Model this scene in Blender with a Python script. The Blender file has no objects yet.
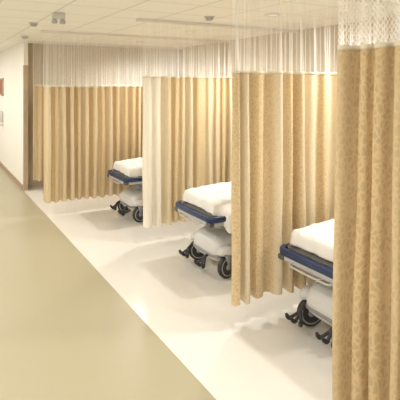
import bpy, bmesh, math, random
from mathutils import Vector, Matrix, noise
scene = bpy.context.scene
try:
    scene.view_settings.view_transform = 'Standard'
except Exception:
    pass
COL = scene.collection
pi = math.pi

# ------------------------------------------------------------ materials
def new_mat(name):
    m = bpy.data.materials.new(name); m.use_nodes = True
    nt = m.node_tree; nt.nodes.clear()
    out = nt.nodes.new('ShaderNodeOutputMaterial')
    return m, nt, out
def L(nt, a, b): nt.links.new(a, b)
def math_n(nt, op, a, b=None, c=None):
    n = nt.nodes.new('ShaderNodeMath'); n.operation = op
    for i, v in enumerate((a, b, c)):
        if v is None: continue
        if isinstance(v, (int, float)): n.inputs[i].default_value = v
        else: L(nt, v, n.inputs[i])
    return n.outputs[0]
def mix_c(nt, f, a, b):
    n = nt.nodes.new('ShaderNodeMix'); n.data_type = 'RGBA'
    if isinstance(f, (int, float)): n.inputs[0].default_value = f
    else: L(nt, f, n.inputs[0])
    for i, v in ((6, a), (7, b)):
        if isinstance(v, tuple): n.inputs[i].default_value = (*v[:3], 1)
        else: L(nt, v, n.inputs[i])
    return n.outputs[2]
def ramp(nt, f, a, b):
    n = nt.nodes.new('ShaderNodeMapRange'); n.interpolation_type = 'SMOOTHSTEP'
    L(nt, f, n.inputs[0]); n.inputs[1].default_value = a; n.inputs[2].default_value = b
    return n.outputs[0]
def simple(name, col, rough=0.5, metal=0.0, var=0.06, scale=20, bump=0.0):
    m, nt, out = new_mat(name)
    p = nt.nodes.new('ShaderNodeBsdfPrincipled')
    tc = nt.nodes.new('ShaderNodeTexCoord')
    no = nt.nodes.new('ShaderNodeTexNoise'); no.inputs['Scale'].default_value = scale
    L(nt, tc.outputs['Object'], no.inputs['Vector'])
    c2 = tuple(max(0, c * (1 - 2 * var)) for c in col)
    L(nt, mix_c(nt, no.outputs[0], col, c2), p.inputs['Base Color'])
    p.inputs['Roughness'].default_value = rough; p.inputs['Metallic'].default_value = metal
    if bump:
        b = nt.nodes.new('ShaderNodeBump'); b.inputs['Strength'].default_value = bump
        b.inputs['Distance'].default_value = 0.01
        L(nt, no.outputs[0], b.inputs['Height']); L(nt, b.outputs[0], p.inputs['Normal'])
    L(nt, p.outputs[0], out.inputs[0])
    return m

def fabric(name, gold, pale, bands, band_off=0.0, leaf=0.25, period=0.34, lscale=2.6, pleaf=0.06, bandk=1.0, lead=0.0, leadcol=(0.84, 0.79, 0.68)):
    """damask cloth; UV in metres"""
    m, nt, out = new_mat(name)
    uv = nt.nodes.new('ShaderNodeTexCoord').outputs['UV']
    sep = nt.nodes.new('ShaderNodeSeparateXYZ'); L(nt, uv, sep.inputs[0])
    mp = nt.nodes.new('ShaderNodeMapping'); mp.inputs['Scale'].default_value = (26, 15, 1)
    mp.inputs['Rotation'].default_value = (0, 0, 0.5)
    L(nt, uv, mp.inputs[0])
    nz = nt.nodes.new('ShaderNodeTexNoise'); nz.inputs['Scale'].default_value = 0.9
    L(nt, mp.outputs[0], nz.inputs['Vector'])
    va = nt.nodes.new('ShaderNodeVectorMath'); va.operation = 'SCALE'; va.inputs[3].default_value = 0.9
    L(nt, nz.outputs['Color'], va.inputs[0])
    vb = nt.nodes.new('ShaderNodeVectorMath'); L(nt, mp.outputs[0], vb.inputs[0]); L(nt, va.outputs[0], vb.inputs[1])
    vo = nt.nodes.new('ShaderNodeTexVoronoi'); vo.feature = 'DISTANCE_TO_EDGE'; vo.inputs['Scale'].default_value = lscale
    L(nt, vb.outputs[0], vo.inputs['Vector'])
    edge = ramp(nt, vo.outputs[0], 0.04, 0.24)
    dark = tuple(c * (1 - leaf) for c in gold)
    lite = tuple(min(1, c * (1 + leaf * 0.6)) for c in gold)
    cg = mix_c(nt, edge, lite, dark)
    pd = tuple(c * (1 - pleaf) for c in pale)
    cp = mix_c(nt, edge, pale, pd)
    s = math_n(nt, 'SINE', math_n(nt, 'MULTIPLY_ADD', sep.outputs[0], 2 * pi / period, band_off))
    b = math_n(nt, 'MULTIPLY', ramp(nt, s, -0.5 + (0.5 - bands) * 2, 0.6 + (0.5 - bands) * 2), bandk)
    col = mix_c(nt, b, cg, cp)
    if lead:
        lm = math_n(nt, 'SUBTRACT', 1.0, ramp(nt, sep.outputs[0], lead - 0.03, lead + 0.03))
        col = mix_c(nt, lm, col, leadcol)
    p = nt.nodes.new('ShaderNodeBsdfPrincipled'); L(nt, col, p.inputs['Base Color'])
    p.inputs['Roughness'].default_value = 0.85
    tr = nt.nodes.new('ShaderNodeBsdfTranslucent'); L(nt, col, tr.inputs['Color'])
    mx = nt.nodes.new('ShaderNodeMixShader'); mx.inputs[0].default_value = 0.12
    L(nt, p.outputs[0], mx.inputs[1]); L(nt, tr.outputs[0], mx.inputs[2])
    L(nt, mx.outputs[0], out.inputs[0])
    return m

def net(name, cell=0.02, w=0.3, col=(0.97, 0.96, 0.93), ribw=0.12, rp=0.045):
    m, nt, out = new_mat(name)
    uv = nt.nodes.new('ShaderNodeTexCoord').outputs['UV']
    sep = nt.nodes.new('ShaderNodeSeparateXYZ'); L(nt, uv, sep.inputs[0])
    u = sep.outputs[0]; v = math_n(nt, 'MULTIPLY', sep.outputs[1], 0.7)
    a = math_n(nt, 'FRACT', math_n(nt, 'DIVIDE', math_n(nt, 'ADD', u, v), cell))
    b = math_n(nt, 'FRACT', math_n(nt, 'DIVIDE', math_n(nt, 'SUBTRACT', u, v), cell))
    rib = math_n(nt, 'LESS_THAN', math_n(nt, 'FRACT', math_n(nt, 'DIVIDE', u, rp)), ribw)
    la = math_n(nt, 'LESS_THAN', a, w); lb = math_n(nt, 'LESS_THAN', b, w)
    f = math_n(nt, 'MAXIMUM', math_n(nt, 'MAXIMUM', la, lb), rib)
    d = nt.nodes.new('ShaderNodeBsdfDiffuse'); d.inputs[0].default_value = (*col, 1)
    tl = nt.nodes.new('ShaderNodeBsdfTranslucent'); tl.inputs[0].default_value = (*col, 1)
    m1 = nt.nodes.new('ShaderNodeMixShader'); m1.inputs[0].default_value = 0.4
    L(nt, d.outputs[0], m1.inputs[1]); L(nt, tl.outputs[0], m1.inputs[2])
    t = nt.nodes.new('ShaderNodeBsdfTransparent')
    mx = nt.nodes.new('ShaderNodeMixShader'); L(nt, f, mx.inputs[0])
    L(nt, t.outputs[0], mx.inputs[1]); L(nt, m1.outputs[0], mx.inputs[2])
    L(nt, mx.outputs[0], out.inputs[0])
    return m

FLOOR_EDGE = 1.54
def floor_mat():
    m, nt, out = new_mat('vinyl_floor')
    tc = nt.nodes.new('ShaderNodeTexCoord')
    sep = nt.nodes.new('ShaderNodeSeparateXYZ'); L(nt, tc.outputs['Object'], sep.inputs[0])
    no = nt.nodes.new('ShaderNodeTexNoise'); no.inputs['Scale'].default_value = 60
    L(nt, tc.outputs['Object'], no.inputs['Vector'])
    green = mix_c(nt, no.outputs[0], (0.41, 0.37, 0.255), (0.385, 0.345, 0.235))
    white = mix_c(nt, no.outputs[0], (0.76, 0.735, 0.69), (0.73, 0.705, 0.655))
    f = math_n(nt, 'GREATER_THAN', sep.outputs[0], FLOOR_EDGE)
    c = mix_c(nt, f, green, white)
    p = nt.nodes.new('ShaderNodeBsdfPrincipled'); L(nt, c, p.inputs['Base Color'])
    rg = math_n(nt, 'MULTIPLY_ADD', f, -0.22, 0.36)
    L(nt, rg, p.inputs['Roughness'])
    L(nt, p.outputs[0], out.inputs[0]); return m
def ceiling_mat():
    m, nt, out = new_mat('ceiling_tiles')
    tc = nt.nodes.new('ShaderNodeTexCoord')
    sep = nt.nodes.new('ShaderNodeSeparateXYZ'); L(nt, tc.outputs['Object'], sep.inputs[0])
    fx = math_n(nt, 'LESS_THAN', math_n(nt, 'FRACT', math_n(nt, 'DIVIDE', sep.outputs[0], 0.61)), 0.035)
    fy = math_n(nt, 'LESS_THAN', math_n(nt, 'FRACT', math_n(nt, 'DIVIDE', sep.outputs[1], 0.61)), 0.035)
    f = math_n(nt, 'MAXIMUM', fx, fy)
    c = mix_c(nt, f, (0.97, 0.955, 0.90), (0.78, 0.75, 0.67))
    p = nt.nodes.new('ShaderNodeBsdfPrincipled'); L(nt, c, p.inputs['Base Color'])
    p.inputs['Roughness'].default_value = 0.9
    L(nt, p.outputs[0], out.inputs[0]); return m

M_floor = floor_mat(); M_ceil = ceiling_mat()
M_wall = simple('painted_wall', (0.90, 0.87, 0.81), 0.7, var=0.02, scale=6)
M_tan = simple('tan_wall', (0.62, 0.52, 0.39), 0.7, var=0.03, scale=5)
M_wood = simple('brown_wood', (0.56, 0.44, 0.31), 0.45, var=0.10, scale=9)
M_brown = simple('brown_rubber', (0.42, 0.31, 0.21), 0.6, var=0.05)
M_f1 = fabric('gold_damask', (0.65, 0.505, 0.30), (0.74, 0.61, 0.41), 0.42, 0.0, 0.08, 0.33)
M_f2 = fabric('cream_gold_damask', (0.68, 0.545, 0.335), (0.79, 0.69, 0.51), 0.45, -2.2, 0.08, 0.62, bandk=0.8, lead=0.36)
M_f3 = fabric('banded_gold_damask', (0.66, 0.515, 0.31), (0.77, 0.66, 0.48), 0.48, -1.5, 0.11, 0.55, lscale=2.1, pleaf=0.07)
M_f4 = fabric('leaf_gold_damask', (0.60, 0.455, 0.265), (0.65, 0.505, 0.31), 0.4, 2.0, 0.14, 0.6, 1.7, 0.13)
M_net = net('white_net', 0.016, 0.10)
M_net4 = net('coarse_white_net', 0.022, 0.22, ribw=0.03)
M_hem = simple('cream_hem', (0.80, 0.73, 0.58), 0.8)
M_alu = simple('white_aluminium', (0.85, 0.83, 0.78), 0.4, 0.2, var=0.02)
M_sheet = simple('white_cotton', (0.84, 0.83, 0.81), 0.9, var=0.02, scale=30, bump=0.1)
M_matt = simple('cream_vinyl', (0.74, 0.72, 0.68), 0.5)
M_blue = simple('navy_blue_plastic', (0.012, 0.032, 0.10), 0.35)
M_black = simple('black_rubber', (0.03, 0.03, 0.032), 0.5)
M_grey = simple('grey_steel', (0.42, 0.41, 0.40), 0.35, 0.6)
M_shroud = simple('ivory_plastic', (0.66, 0.655, 0.64), 0.35, var=0.02)
M_hub = simple('light_grey_plastic', (0.50, 0.50, 0.50), 0.4)
M_wheel = simple('wheel_grey_plastic', (0.38, 0.38, 0.39), 0.4)
M_dgrey = simple('dark_grey_plastic', (0.10, 0.10, 0.11), 0.4)
M_mgrey = simple('mid_grey_plastic', (0.28, 0.28, 0.29), 0.4)

# ------------------------------------------------------------ helpers
def obj(name, bm, mat, parent=None, smooth=True, loc=None):
    me = bpy.data.meshes.new(name)
    bm.normal_update(); bm.to_mesh(me); bm.free()
    if mat: me.materials.append(mat)
    if smooth:
        for p in me.polygons: p.use_smooth = True
    o = bpy.data.objects.new(name, me); COL.objects.link(o)
    if parent: o.parent = parent
    if loc: o.location = loc
    return o
def empty(name, loc, label, cat, group=None):
    e = bpy.data.objects.new(name, None); e.empty_display_size = 0.1
    COL.objects.link(e); e.location = loc
    e['label'] = label; e['category'] = cat
    if group: e['group'] = group
    return e
def top(o, label, cat, group=None):
    o['label'] = label; o['category'] = cat
    if group: o['group'] = group
def box_bm(x0, x1, y0, y1, z0, z1, bev=0.0, seg=3, bm=None):
    own = bmesh.new()
    bmesh.ops.create_cube(own, size=1)
    for v in own.verts:
        v.co = Vector(((x0 + x1) / 2 + v.co.x * (x1 - x0), (y0 + y1) / 2 + v.co.y * (y1 - y0), (z0 + z1) / 2 + v.co.z * (z1 - z0)))
    if bev: bmesh.ops.bevel(own, geom=own.edges[:], offset=bev, segments=seg, affect='EDGES', profile=0.5)
    if bm is None: return own
    me = bpy.data.meshes.new('t'); own.to_mesh(me); own.free(); bm.from_mesh(me); bpy.data.meshes.remove(me)
    return bm
def loft(rings, bm=None, closed=False, caps=True):
    bm = bm or bmesh.new()
    R = [[bm.verts.new(p) for p in r] for r in rings]
    n = len(R[0]); k = len(R)
    for i in range(k if closed else k - 1):
        a = R[i]; b = R[(i + 1) % k]
        for j in range(n):
            bm.faces.new((a[j], a[(j + 1) % n], b[(j + 1) % n], b[j]))
    if caps and not closed:
        bm.faces.new(R[0][::-1]); bm.faces.new(R[-1])
    return bm
def tube(pts, r, bm=None, n=10, closed=False):
    pts = [Vector(p) for p in pts]; rings = []
    k = len(pts); prev = None
    for i, p in enumerate(pts):
        if closed: t = pts[(i + 1) % k] - pts[i - 1]
        else: t = pts[min(i + 1, k - 1)] - pts[max(i - 1, 0)]
        t.normalize()
        if prev is None:
            up = Vector((0, 0, 1)) if abs(t.z) < 0.9 else Vector((1, 0, 0))
            a = t.cross(up).normalized()
        else:
            a = (prev - t * prev.dot(t)).normalized()
        prev = a; b = t.cross(a)
        rr = r[min(i, len(r) - 1)] if isinstance(r, (list, tuple)) else r
        rings.append([p + a * rr * math.cos(2 * pi * j / n) + b * rr * math.sin(2 * pi * j / n) for j in range(n)])
    return loft(rings, bm, closed)
def smooth_path(pts, n=8):
    pts = [Vector(p) for p in pts]; out = []
    for i in range(len(pts) - 1):
        p0 = pts[max(i - 1, 0)]; p1 = pts[i]; p2 = pts[i + 1]; p3 = pts[min(i + 2, len(pts) - 1)]
        for k in range(n):
            t = k / n
            out.append(0.5 * ((2 * p1) + (p2 - p0) * t + (2 * p0 - 5 * p1 + 4 * p2 - p3) * t * t + (3 * p1 - p0 - 3 * p2 + p3) * t ** 3))
    out.append(pts[-1]); return out
def lathe(profile, axis='Z', c=(0, 0, 0), n=32, bm=None):
    c = Vector(c); rings = []
    for r, h in profile:
        ring = []
        for j in range(n):
            a = 2 * pi * j / n; x = r * math.cos(a); y = r * math.sin(a)
            if axis == 'Z': q = Vector((x, y, h))
            elif axis == 'Y': q = Vector((x, h, -y))
            else: q = Vector((h, x, y))
            ring.append(c + q)
        rings.append(ring)
    return loft(rings, bm)
def rrect(cx, cy, hx, hy, r, z, n=6):
    pts = []
    for sx, sy, a0 in ((1, 1, 0), (-1, 1, pi / 2), (-1, -1, pi), (1, -1, 1.5 * pi)):
        for k in range(n + 1):
            a = a0 + k / n * pi / 2
            pts.append(Vector((cx + sx * (hx - r) + r * math.cos(a), cy + sy * (hy - r) + r * math.sin(a), z)))
    return pts
def structure(name, bm, mat):
    o = obj(name, bm, mat, smooth=False); o['kind'] = 'structure'; return o
def sstep(x, a, b):
    t = max(0, min(1, (x - a) / (b - a))); return t * t * (3 - 2 * t)

# ------------------------------------------------------------ room
CEIL = 2.74
XL, XB, Y0, Y1, YW = -1.5, 4.75, -1.6, 16.0, 9.3
structure('floor', box_bm(XL, XB, Y0, Y1, -0.1, 0), M_floor)
structure('ceiling', box_bm(XL, XB, Y0, Y1, CEIL, CEIL + 0.1), M_ceil)
structure('wall_left', box_bm(XL - 0.1, XL, Y0, Y1, 0, CEIL), M_wall)
structure('wall_right', box_bm(XB, XB + 0.1, Y0, Y1, 0, CEIL), M_tan)
structure('wall_front', box_bm(XL, XB, Y0 - 0.1, Y0, 0, CEIL), M_wall)
structure('wall_back', box_bm(XL, XB, Y1, Y1 + 0.1, 0, CEIL), M_wall)
structure('wall_corridor', box_bm(1.54, 1.62, YW + 0.05, Y1, 0, CEIL), M_wall)
structure('wall_bay_end', box_bm(1.62, XB, YW + 0.25, YW + 0.35, 0, CEIL), M_tan)
structure('trim_corner', box_bm(1.535, 1.62, YW - 0.01, YW + 0.05, 0, 2.3, 0.006, 2), M_wood)
structure('wall_corner_upper', box_bm(1.54, 1.62, YW, YW + 0.05, 2.3, CEIL), M_wall)
structure('baseboard_corridor', box_bm(1.525, 1.54, YW + 0.05, Y1, 0, 0.09), M_brown)
structure('baseboard_left', box_bm(XL, XL + 0.015, Y0, Y1, 0, 0.11), M_brown)
structure('baseboard_right', box_bm(XB - 0.015, XB, Y0, YW + 0.25, 0, 0.11), M_brown)

# ------------------------------------------------------------ curtains
def make_curtain(p0, p1, zb, zm, zt, period, amp, mat, netmat, label, seed, lean=(0, 0)):
    p0 = Vector((*p0, 0)); p1 = Vector((*p1, 0))
    D = p1 - p0; Ln = D.length; d = D.normalized(); nrm = Vector((-d.y, d.x, 0))
    root = empty('privacy_curtain', (p0.x, p0.y, 0), label, 'curtain', 'hospital privacy curtains between the beds')
    N = int(Ln / 0.006)
    ph = 0; phs = []; ams = []
    for i in range(N + 1):
        s = Ln * i / N
        k = 1 + 0.8 * noise.noise(Vector((s * 2.9, seed * 7.1, 0)))
        ph += 2 * pi * (Ln / N) / period * k
        phs.append(ph + seed)
        ams.append(1 + 0.9 * noise.noise(Vector((s * 4.5, 3.3, seed * 1.7))))
    def pt(i, z, kk):
        s = Ln * i / N; a = phs[i]
        A = amp * ams[i] * kk
        dd = (2.2 - z)
        drift = 0.35 * math.sin(s * 9 + z * 1.3 + seed) + 0.7 * noise.noise(Vector((s * 3, z * 0.8, seed)))
        off = A * (math.sin(a + drift * dd * 0.5) + 0.34 * math.sin(0.63 * a + z * 0.7))
        off += 0.018 * noise.noise(Vector((s * 6, z * 1.3, seed * 3.0))) * (0.4 + dd * 0.5)
        al = 0.30 * period / (2 * pi) * math.sin(2 * (a + drift * dd * 0.5)) * kk * -1.6
        f = (zm - z) / (zm - zb) if z < zm else 0
        fl = 1 - i / N
        zz = z + (0.010 * math.sin(a + 1) + 0.014 * noise.noise(Vector((s * 3, 5, seed)))) * f
        return d * (s + al) + nrm * off + Vector((lean[0], lean[1], 0)) * f * fl + Vector((0, 0, zz))
    def sheet(name, zlist, kfun, m):
        bm = bmesh.new(); uvl = bm.loops.layers.uv.new('UVMap')
        rows = []; us = []; u = 0; prev = None
        for i in range(N + 1):
            q = pt(i, zm, 0.8)
            if prev is not None: u += (q - prev).length
            prev = q; us.append(u)
        for z in zlist: rows.append([bm.verts.new(pt(i, z, kfun(z))) for i in range(N + 1)])
        for r in range(len(zlist) - 1):
            for i in range(N):
                f = bm.faces.new((rows[r][i], rows[r][i + 1], rows[r + 1][i + 1], rows[r + 1][i]))
                for lp, (ii, zz) in zip(f.loops, ((i, zlist[r]), (i + 1, zlist[r]), (i + 1, zlist[r + 1]), (i, zlist[r + 1]))):
                    lp[uvl].uv = (us[ii], zz)
        return obj(name, bm, m, root)
    kf = lambda z: 0.85 + 0.25 * max(0, (zm - z) / (zm - zb)) - 0.25 * max(0, (z - zm) / (zt - zm))
    nz = 18
    sheet('curtain_fabric', [zm + (zb - zm) * k / nz for k in range(nz + 1)], kf, mat)
    sheet('net_header', [zt + (zm - zt) * k / 8 for k in range(9)], kf, netmat)
    h = sheet('sewn_hem', [zm + 0.012, zm - 0.012], kf, M_hem)
    so = h.modifiers.new('s', 'SOLIDIFY'); so.thickness = 0.006; so.offset = 0
    return root
ZT = 2.70
make_curtain((1.50, 7.30), (4.55, 7.30), 0.20, 1.91, ZT, 0.130, 0.045, M_f1, M_net, 'plain gold damask curtain with white net top', 1)
make_curtain((2.29, 5.45), (4.55, 5.45), 0.20, 2.03, ZT, 0.130, 0.047, M_f2, M_net, 'golden tan curtain with whitish leading edge and net top', 2)
make_curtain((2.10, 3.20), (4.55, 3.20), 0.20, 2.03, ZT, 0.118, 0.044, M_f3, M_net, 'gold leaf patterned curtain with pale bands and net top', 3)
make_curtain((1.755, 1.665), (1.80, 0.35), 0.20, 2.10, ZT, 0.115, 0.046, M_f4, M_net4, 'tan leaf damask curtain bunched beside a stretcher', 4, (-0.035, 0.02))
make_curtain((1.66, 9.12), (4.55, 9.12), 0.20, 1.93, ZT, 0.13, 0.040, M_f1, M_net, 'gold curtain against the end wall of the bays', 5)

for yy, xx in ((9.12, 1.6), (7.30, 1.45), (5.45, 2.2), (3.20, 2.05)):
    bm = box_bm(xx, XB - 0.02, yy - 0.016, yy + 0.016, CEIL - 0.04, CEIL - 0.001, 0.004, 2)
    o = obj('curtain_track', bm, M_alu, smooth=False); top(o, 'white metal curtain track on the ceiling across a bay', 'curtain track', 'ceiling curtain tracks')
bm = box_bm(1.76, 1.792, -0.5, 1.8, CEIL - 0.04, CEIL - 0.001, 0.004, 2)
o = obj('curtain_track', bm, M_alu, smooth=False); top(o, 'white metal curtain track along the bay entrance', 'curtain track', 'ceiling curtain tracks')

# ------------------------------------------------------------ stretcher
def drop(x): return 0.04 * max(0, 1 - x / 0.5) ** 1.5
def make_sheet(parent, longside, seed=0.0):
    bm = bmesh.new(); nx, ny = 200, 130
    hx, hy, R = 0.88, 0.278, 0.045
    ov = 0.34 if longside else 0.20
    V = []
    x0, x1 = 1.0 - hx - ov, 1.0 + hx + ov
    for i in range(nx + 1):
        row = []
        for j in range(ny + 1):
            px = x0 + (x1 - x0) * i / nx; py = -hy - ov + (2 * (hy + ov)) * j / ny
            cx = min(max(px, 1 - hx), 1 + hx); cy = min(max(py, -hy), hy)
            dv = Vector((px - cx, py - cy)); s = dv.length
            q1 = noise.noise(Vector((px * 4 + py * 3, py * 2.0 - px * 1.5, 4.0 + seed)))
            q2 = noise.noise(Vector((px * 3 - py * 4, py * 2.5 + px * 2.0, 9.0 + seed)))
            wr = 0.009 * noise.noise(Vector((px * 2.2, py * 3.1, 1.0)))
            wr += max(0, 0.10 - abs(q1)) * 0.09 + max(0, 0.08 - abs(q2)) * 0.09
            ztop = 0.812 + wr - drop(cx) * 1.0 + 0.006 * (1 - (cy / hy) ** 2)
            if s < 1e-6: row.append(bm.verts.new((px, py, ztop)))
            else:
                dv /= s
                if s < R * pi / 2:
                    a = s / R; o_ = R * math.sin(a); dz = R * (1 - math.cos(a))
                else:
                    o_ = R; dz = R + (s - R * pi / 2)
                tpar = math.atan2(dv.y, dv.x) * 0.25 + cx + cy
                hang = min(1, dz / 0.12)
                wave = (0.004 * math.sin(tpar * 22 + cy * 12 + 3 * math.sin(cx * 7)) + 0.015 * noise.noise(Vector((tpar * 8, 2, 2 + seed)))) * hang
                foot = max(0.0, -dv.x) * (cx < 0.5)
                lim = 0.145 - 0.03 * foot + 0.012 * noise.noise(Vector((cx * 2.5, cy * 5 + tpar, 8)))
                w = 0
                if longside:
                    w = sstep(-dv.y, 0.3, 0.9) * sstep(cx, 0.11, 0.22)
                    lim += (0.17 + 0.03 * math.sin(cx * 9)) * w
                dz = min(dz, lim)
                oo = o_ + 0.012 * hang + wave + w * 0.098 * sstep(dz, 0.04, 0.14)
                row.append(bm.verts.new((cx + dv.x * oo, cy + dv.y * oo, ztop - dz)))
        V.append(row)
    for i in range(nx):
        for j in range(ny): bm.faces.new((V[i][j], V[i + 1][j], V[i + 1][j + 1], V[i][j + 1]))
    sh = obj('bed_sheet', bm, M_sheet, parent)
    so = sh.modifiers.new('s', 'SOLIDIFY'); so.thickness = 0.006; so.offset = 1
    return sh
def build_bed(loc, label):
    root = empty('hospital_stretcher', loc, label, 'hospital bed', 'wheeled hospital beds in the bays')
    P = []
    def add(o): P.append(o); return o
    add(obj('deck', loft([rrect(1.0, 0, 0.96, 0.34, 0.05, 0.60), rrect(1.0, 0, 0.96, 0.34, 0.05, 0.655)]), M_grey, root, False))
    rings = []
    for z, ins in ((0.655, 0.03), (0.665, 0.01), (0.68, 0), (0.735, 0), (0.762, 0.015), (0.778, 0.05)):
        rings.append([Vector((p.x, p.y, p.z - (drop(p.x) if z > 0.73 else 0))) for p in rrect(1.0, 0, 0.915 - ins, 0.31 - ins, 0.06, z)])
    add(obj('mattress', loft(rings), M_matt, root))
    def ringsweep(ringpts, prof):
        n = len(ringpts); rings = []
        for i, p in enumerate(ringpts):
            t = (ringpts[(i + 1) % n] - ringpts[i - 1]).normalized(); o_ = Vector((t.y, -t.x, 0))
            rings.append([Vector((p.x, p.y, 0)) + o_ * a + Vector((0, 0, b)) for a, b in prof])
        return loft(rings, closed=True)
    add(obj('bumper', ringsweep(rrect(1.0, 0, 0.995, 0.385, 0.075, 0.0, 8), [(-0.02, 0.598), (0.010, 0.597), (0.017, 0.604), (0.019, 0.625), (0.017, 0.645), (0.010, 0.653), (-0.02, 0.652)]), M_blue, root))
    add(obj('frame_edge', ringsweep(rrect(1.0, 0, 0.975, 0.362, 0.06, 0.0, 8), ((-0.05, 0.555), (0.016, 0.555), (0.024, 0.563), (0.024, 0.599), (-0.05, 0.599))), M_hub, root))
    for y in (-0.345, 0.345):
        add(obj('corner_pad', box_bm(-0.008, 0.055, y - 0.04, y + 0.04, 0.552, 0.598, 0.016, 3), M_dgrey, root))
    add(obj('push_handle', tube(smooth_path([(0.02, -0.22, 0.575), (-0.02, -0.21, 0.558), (-0.032, -0.15, 0.554), (-0.032, 0.15, 0.554), (-0.02, 0.21, 0.558), (0.02, 0.22, 0.575)], 6), 0.008), M_hub, root))
    bm = bmesh.new()
    for x in (0.35, 0.6, 1.4, 1.65): box_bm(x - 0.03, x + 0.03, -0.35, 0.35, 0.555, 0.61, 0.005, 2, bm)
    for y in (-0.2, 0.2): box_bm(0.05, 1.95, y - 0.025, y + 0.025, 0.535, 0.60, 0.005, 2, bm)
    add(obj('underframe', bm, M_grey, root, False))
    for x in (0.40, 1.5):
        add(obj('lift_column', lathe([(0.115, 0.36), (0.115, 0.46), (0.098, 0.47), (0.098, 0.51), (0.08, 0.52), (0.08, 0.56)], 'Z', (x, 0, 0), 32), M_hub, root, True))
    rings = []
    for z, hx_, hy_, r in ((0.14, 0.79, 0.19, 0.08), (0.145, 0.82, 0.225, 0.09), (0.18, 0.855, 0.252, 0.09), (0.27, 0.865, 0.262, 0.09), (0.325, 0.85, 0.252, 0.09), (0.37, 0.81, 0.225, 0.09), (0.405, 0.75, 0.19, 0.08), (0.415, 0.70, 0.16, 0.07)):
        rings.append(rrect(1.0, 0, hx_, hy_, r, z, 8))
    add(obj('base_cover', loft(rings), M_shroud, root))
    add(obj('cover_band', ringsweep(rrect(1.0, 0, 0.864, 0.260, 0.09, 0.0, 8), [(-0.01, 0.195), (0.004, 0.197), (0.006, 0.208), (0.004, 0.219), (-0.01, 0.221)]), M_mgrey, root))
    for x in (0.225, 1.80):
        for y in (-0.295, 0.295):
            rings = []
            for z, rx, ry in ((0.235, 0.10, 0.055), (0.26, 0.108, 0.062), (0.285, 0.10, 0.058), (0.31, 0.075, 0.045), (0.32, 0.04, 0.03)):
                rings.append([Vector((x + 0.03 + rx * math.cos(2 * pi * k / 24), y * 0.97 + ry * math.sin(2 * pi * k / 24), z)) for k in range(24)])
            add(obj('wheel_fender', loft(rings), M_shroud, root))
    k_ = 0
    for x in (0.20, 1.80):
        for y in (-0.295, 0.295):
            ang = (0.15, -0.3, 0.2, 0.6)[k_]; k_ += 1
            T = Matrix.Translation((x + 0.02, y - 0.005, 0)) @ Matrix.Rotation(ang, 4, 'Z')
            bm = lathe([(0.0001, 0.27), (0.02, 0.27), (0.034, 0.262), (0.042, 0.25), (0.042, 0.232), (0.0001, 0.232)], 'Z', (0, 0, 0), 24)
            for sy in (-0.042, 0.042):
                r1 = []
                for yy in (sy - 0.004, sy + 0.004):
                    r1.append([Vector((a, yy, b)) for a, b in ((-0.025, 0.238), (0.04, 0.238), (0.048, 0.18), (0.044, 0.11), (0.03, 0.095), (0.016, 0.11), (-0.005, 0.18))])
                loft(r1, bm)
            bm.transform(T); cs = add(obj('caster', bm, M_mgrey, root))
            bm = lathe([(0.088, -0.026), (0.101, -0.026), (0.111, -0.017), (0.115, 0), (0.111, 0.017), (0.101, 0.026), (0.088, 0.026)], 'Y', (0.03, 0, 0.115), 40)
            bm.transform(T); add(obj('tyre', bm, M_black, cs))
            bm = lathe([(0.0001, -0.038), (0.016, -0.038), (0.022, -0.030), (0.040, -0.022), (0.066, -0.024), (0.091, -0.028), (0.091, 0.028), (0.066, 0.024), (0.040, 0.022), (0.022, 0.030), (0.016, 0.038), (0.0001, 0.038)], 'Y', (0.03, 0, 0.115), 40)
            bm.transform(T); add(obj('wheel_hub', bm, M_wheel, cs))
    for y in (-0.10, 0.24):
        bm = bmesh.new()
        tube(smooth_path([(0.20, y, 0.20), (0.13, y, 0.19), (0.09, y, 0.16)], 5), 0.015, bm)
        for k, xx in ((-1, 0.03), (0, 0.01), (1, 0.03)):
            tube(smooth_path([(0.11, y, 0.17), (0.08, y + k * 0.038, 0.13), (0.05, y + k * 0.068, 0.10), (xx, y + k * 0.08, 0.135)], 5), [0.012] * 8 + [0.016] * 6 + [0.011] * 4, bm)
        add(obj('foot_pedal', bm, M_black, root))
    for sg in (-1, 1):
        y = sg * 0.392
        bm = tube(smooth_path([(0.60, y, 0.59), (0.56, y, 0.55), (0.60, y, 0.51), (0.75, y, 0.50), (1.45, y, 0.50), (1.60, y, 0.51), (1.64, y, 0.55), (1.60, y, 0.59)], 6), 0.008)
        for x in (0.75, 0.95, 1.15, 1.35): tube([(x, y, 0.505), (x, y, 0.59)], 0.006, bm)
        for x in (0.7, 1.5): tube([(x, y, 0.58), (x, y - sg * 0.05, 0.58)], 0.008, bm)
        add(obj('side_rail', bm, M_hub, root))
    return root, P
beds = [((2.42, 2.64, 0.02), 'white-sheeted stretcher with navy blue bumper beside a tan leaf curtain'),
        ((2.36, 4.36, 0), 'stretcher whose white sheet hangs over its navy blue bumper'),
        ((2.36, 6.63, 0), 'white-sheeted stretcher with navy blue bumper before a plain gold curtain')]
beds[0] = ((2.42, 2.64, 0), beds[0][1])
root, parts = build_bed(*beds[0])
s1 = make_sheet(root, False)
for k, (loc, lab) in enumerate(beds[1:]):
    r2 = root.copy(); r2.location = loc; r2['label'] = lab; COL.objects.link(r2)
    mp = {root: r2}
    for p in parts:
        q = p.copy(); q.parent = mp[p.parent]; mp[p] = q; COL.objects.link(q)
    if k == 0: make_sheet(r2, True, 3.0)
    else:
        q = s1.copy(); q.parent = r2; COL.objects.link(q)

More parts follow.
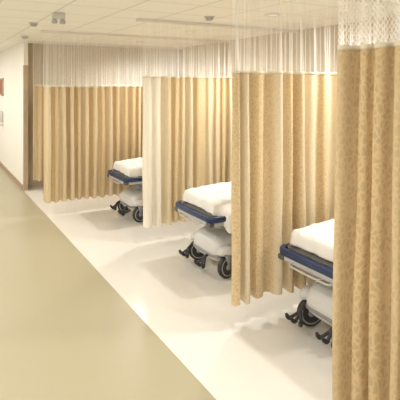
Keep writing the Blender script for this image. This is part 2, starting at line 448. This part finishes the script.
# ------------------------------------------------------------ small fixtures
e = empty('emergency_light', (1.28, 5.48, CEIL), 'small ivory twin-lamp emergency light on the ceiling', 'light fixture')
obj('housing', box_bm(-0.07, 0.07, -0.03, 0.03, -0.07, 0, 0.008, 2), M_shroud, e)
for x in (-0.045, 0.045):
    obj('lamp_head', lathe([(0.0001, -0.125), (0.03, -0.12), (0.034, -0.10), (0.02, -0.07), (0.0001, -0.068)], 'Z', (x, 0, 0), 20), M_hub, e)
def detector(x, y):
    e = empty('smoke_detector', (x, y, CEIL), 'round ivory smoke detector on the ceiling', 'smoke detector', 'ceiling detectors')
    obj('detector_base', lathe([(0.06, 0), (0.06, -0.015), (0.0001, -0.015)], 'Z', n=28), M_shroud, e)
    obj('sensor_cap', lathe([(0.045, -0.015), (0.045, -0.035), (0.03, -0.048), (0.0001, -0.05)], 'Z', n=28), M_hub, e)
detector(1.39, 8.28); detector(1.2, 6.5); detector(2.9, 4.9)
e = empty('framed_picture', (1.54, 12.2, 1.9), 'small red abstract picture in a brown frame on the wall', 'picture')
bm = bmesh.new()
for y0, y1, z0, z1 in ((-0.25, 0.25, 0.17, 0.2), (-0.25, 0.25, -0.2, -0.17), (-0.25, -0.22, -0.2, 0.2), (0.22, 0.25, -0.2, 0.2)):
    box_bm(-0.03, -0.001, y0, y1, z0, z1, 0.004, 2, bm)
obj('picture_frame', bm, M_wood, e, False)
obj('picture_print', box_bm(-0.012, -0.002, -0.22, 0.22, -0.17, 0.17), simple('red_print', (0.55, 0.10, 0.05), 0.5, var=0.3, scale=6), e, False)
e = empty('sanitizer_dispenser', (1.54, 12.1, 1.2), 'white hand sanitizer dispenser on the corridor wall', 'dispenser')
obj('dispenser_body', box_bm(-0.10, 0.0, -0.07, 0.07, -0.12, 0.14, 0.02, 3), M_shroud, e)
obj('drip_tray', box_bm(-0.12, 0.0, -0.06, 0.06, -0.20, -0.185, 0.005, 2), M_hub, e)

# ------------------------------------------------------------ lights
def emis():
    m, nt, out = new_mat('lit_diffuser')
    em = nt.nodes.new('ShaderNodeEmission'); em.inputs[0].default_value = (1, 0.95, 0.86, 1); em.inputs[1].default_value = 1.3
    L(nt, em.outputs[0], out.inputs[0]); return m
M_em = emis()
LC = (1.0, 0.965, 0.90)
def troffer(x, y, sx, sy, w):
    e = empty('ceiling_light', (x, y, CEIL), 'flat rectangular warm white ceiling light panel', 'ceiling light', 'ceiling light panels')
    bm = bmesh.new()
    for a in ((-sx / 2 - .03, sx / 2 + .03, -sy / 2 - .03, -sy / 2), (-sx / 2 - .03, sx / 2 + .03, sy / 2, sy / 2 + .03), (-sx / 2 - .03, -sx / 2, -sy / 2, sy / 2), (sx / 2, sx / 2 + .03, -sy / 2, sy / 2)):
        box_bm(*a, -0.015, -0.001, 0, 2, bm)
    obj('panel_frame', bm, M_alu, e, False)
    obj('diffuser', box_bm(-sx / 2, sx / 2, -sy / 2, sy / 2, -0.008, -0.002), M_em, e, False)
    ld = bpy.data.lights.new('panel_lamp', 'AREA'); ld.shape = 'RECTANGLE'; ld.size = sx; ld.size_y = sy
    ld.energy = w; ld.color = LC
    lo = bpy.data.objects.new('panel_lamp', ld); COL.objects.link(lo); lo.parent = e; lo.location = (0, 0, -0.02)
def downlight(x, y, w):
    e = empty('recessed_downlight', (x, y, CEIL), 'round recessed ceiling downlight over a bay', 'ceiling light', 'bay downlights')
    obj('trim_ring', lathe([(0.09, -0.001), (0.10, -0.012), (0.075, -0.014), (0.07, -0.004)], 'Z', n=32), M_alu, e)
    obj('lens', lathe([(0.07, -0.003), (0.05, -0.006), (0.0001, -0.006)], 'Z', n=32), M_em, e)
    ld = bpy.data.lights.new('downlight_lamp', 'SPOT'); ld.spot_size = math.radians(168); ld.spot_blend = 0.7
    ld.shadow_soft_size = 0.10; ld.energy = w; ld.color = LC
    lo = bpy.data.objects.new('downlight_lamp', ld); COL.objects.link(lo); lo.parent = e; lo.location = (0, 0, -0.12)
for y in (-0.4, 2.0, 4.4, 6.8, 9.2, 11.6, 14): troffer(-0.1, y, 0.6, 1.2, 36)
for y in (0.6, 2.55, 4.4, 6.4, 8.3):
    downlight(3.45, y, 118)
w = bpy.data.worlds.new('w'); scene.world = w; w.use_nodes = True
w.node_tree.nodes['Background'].inputs[0].default_value = (1, 0.9, 0.75, 1); w.node_tree.nodes['Background'].inputs[1].default_value = 0.4

# ------------------------------------------------------------ camera
cd = bpy.data.cameras.new('camera'); cd.sensor_width = 36; cd.sensor_fit = 'HORIZONTAL'
cd.lens = 36 * 482 / 400; cd.shift_y = -114 / 400; cd.clip_start = 0.05
co = bpy.data.objects.new('camera', cd); COL.objects.link(co)
co.location = (0, 0, 1.92); co.rotation_euler = (pi / 2, 0, -math.radians(29.5))
scene.camera = co
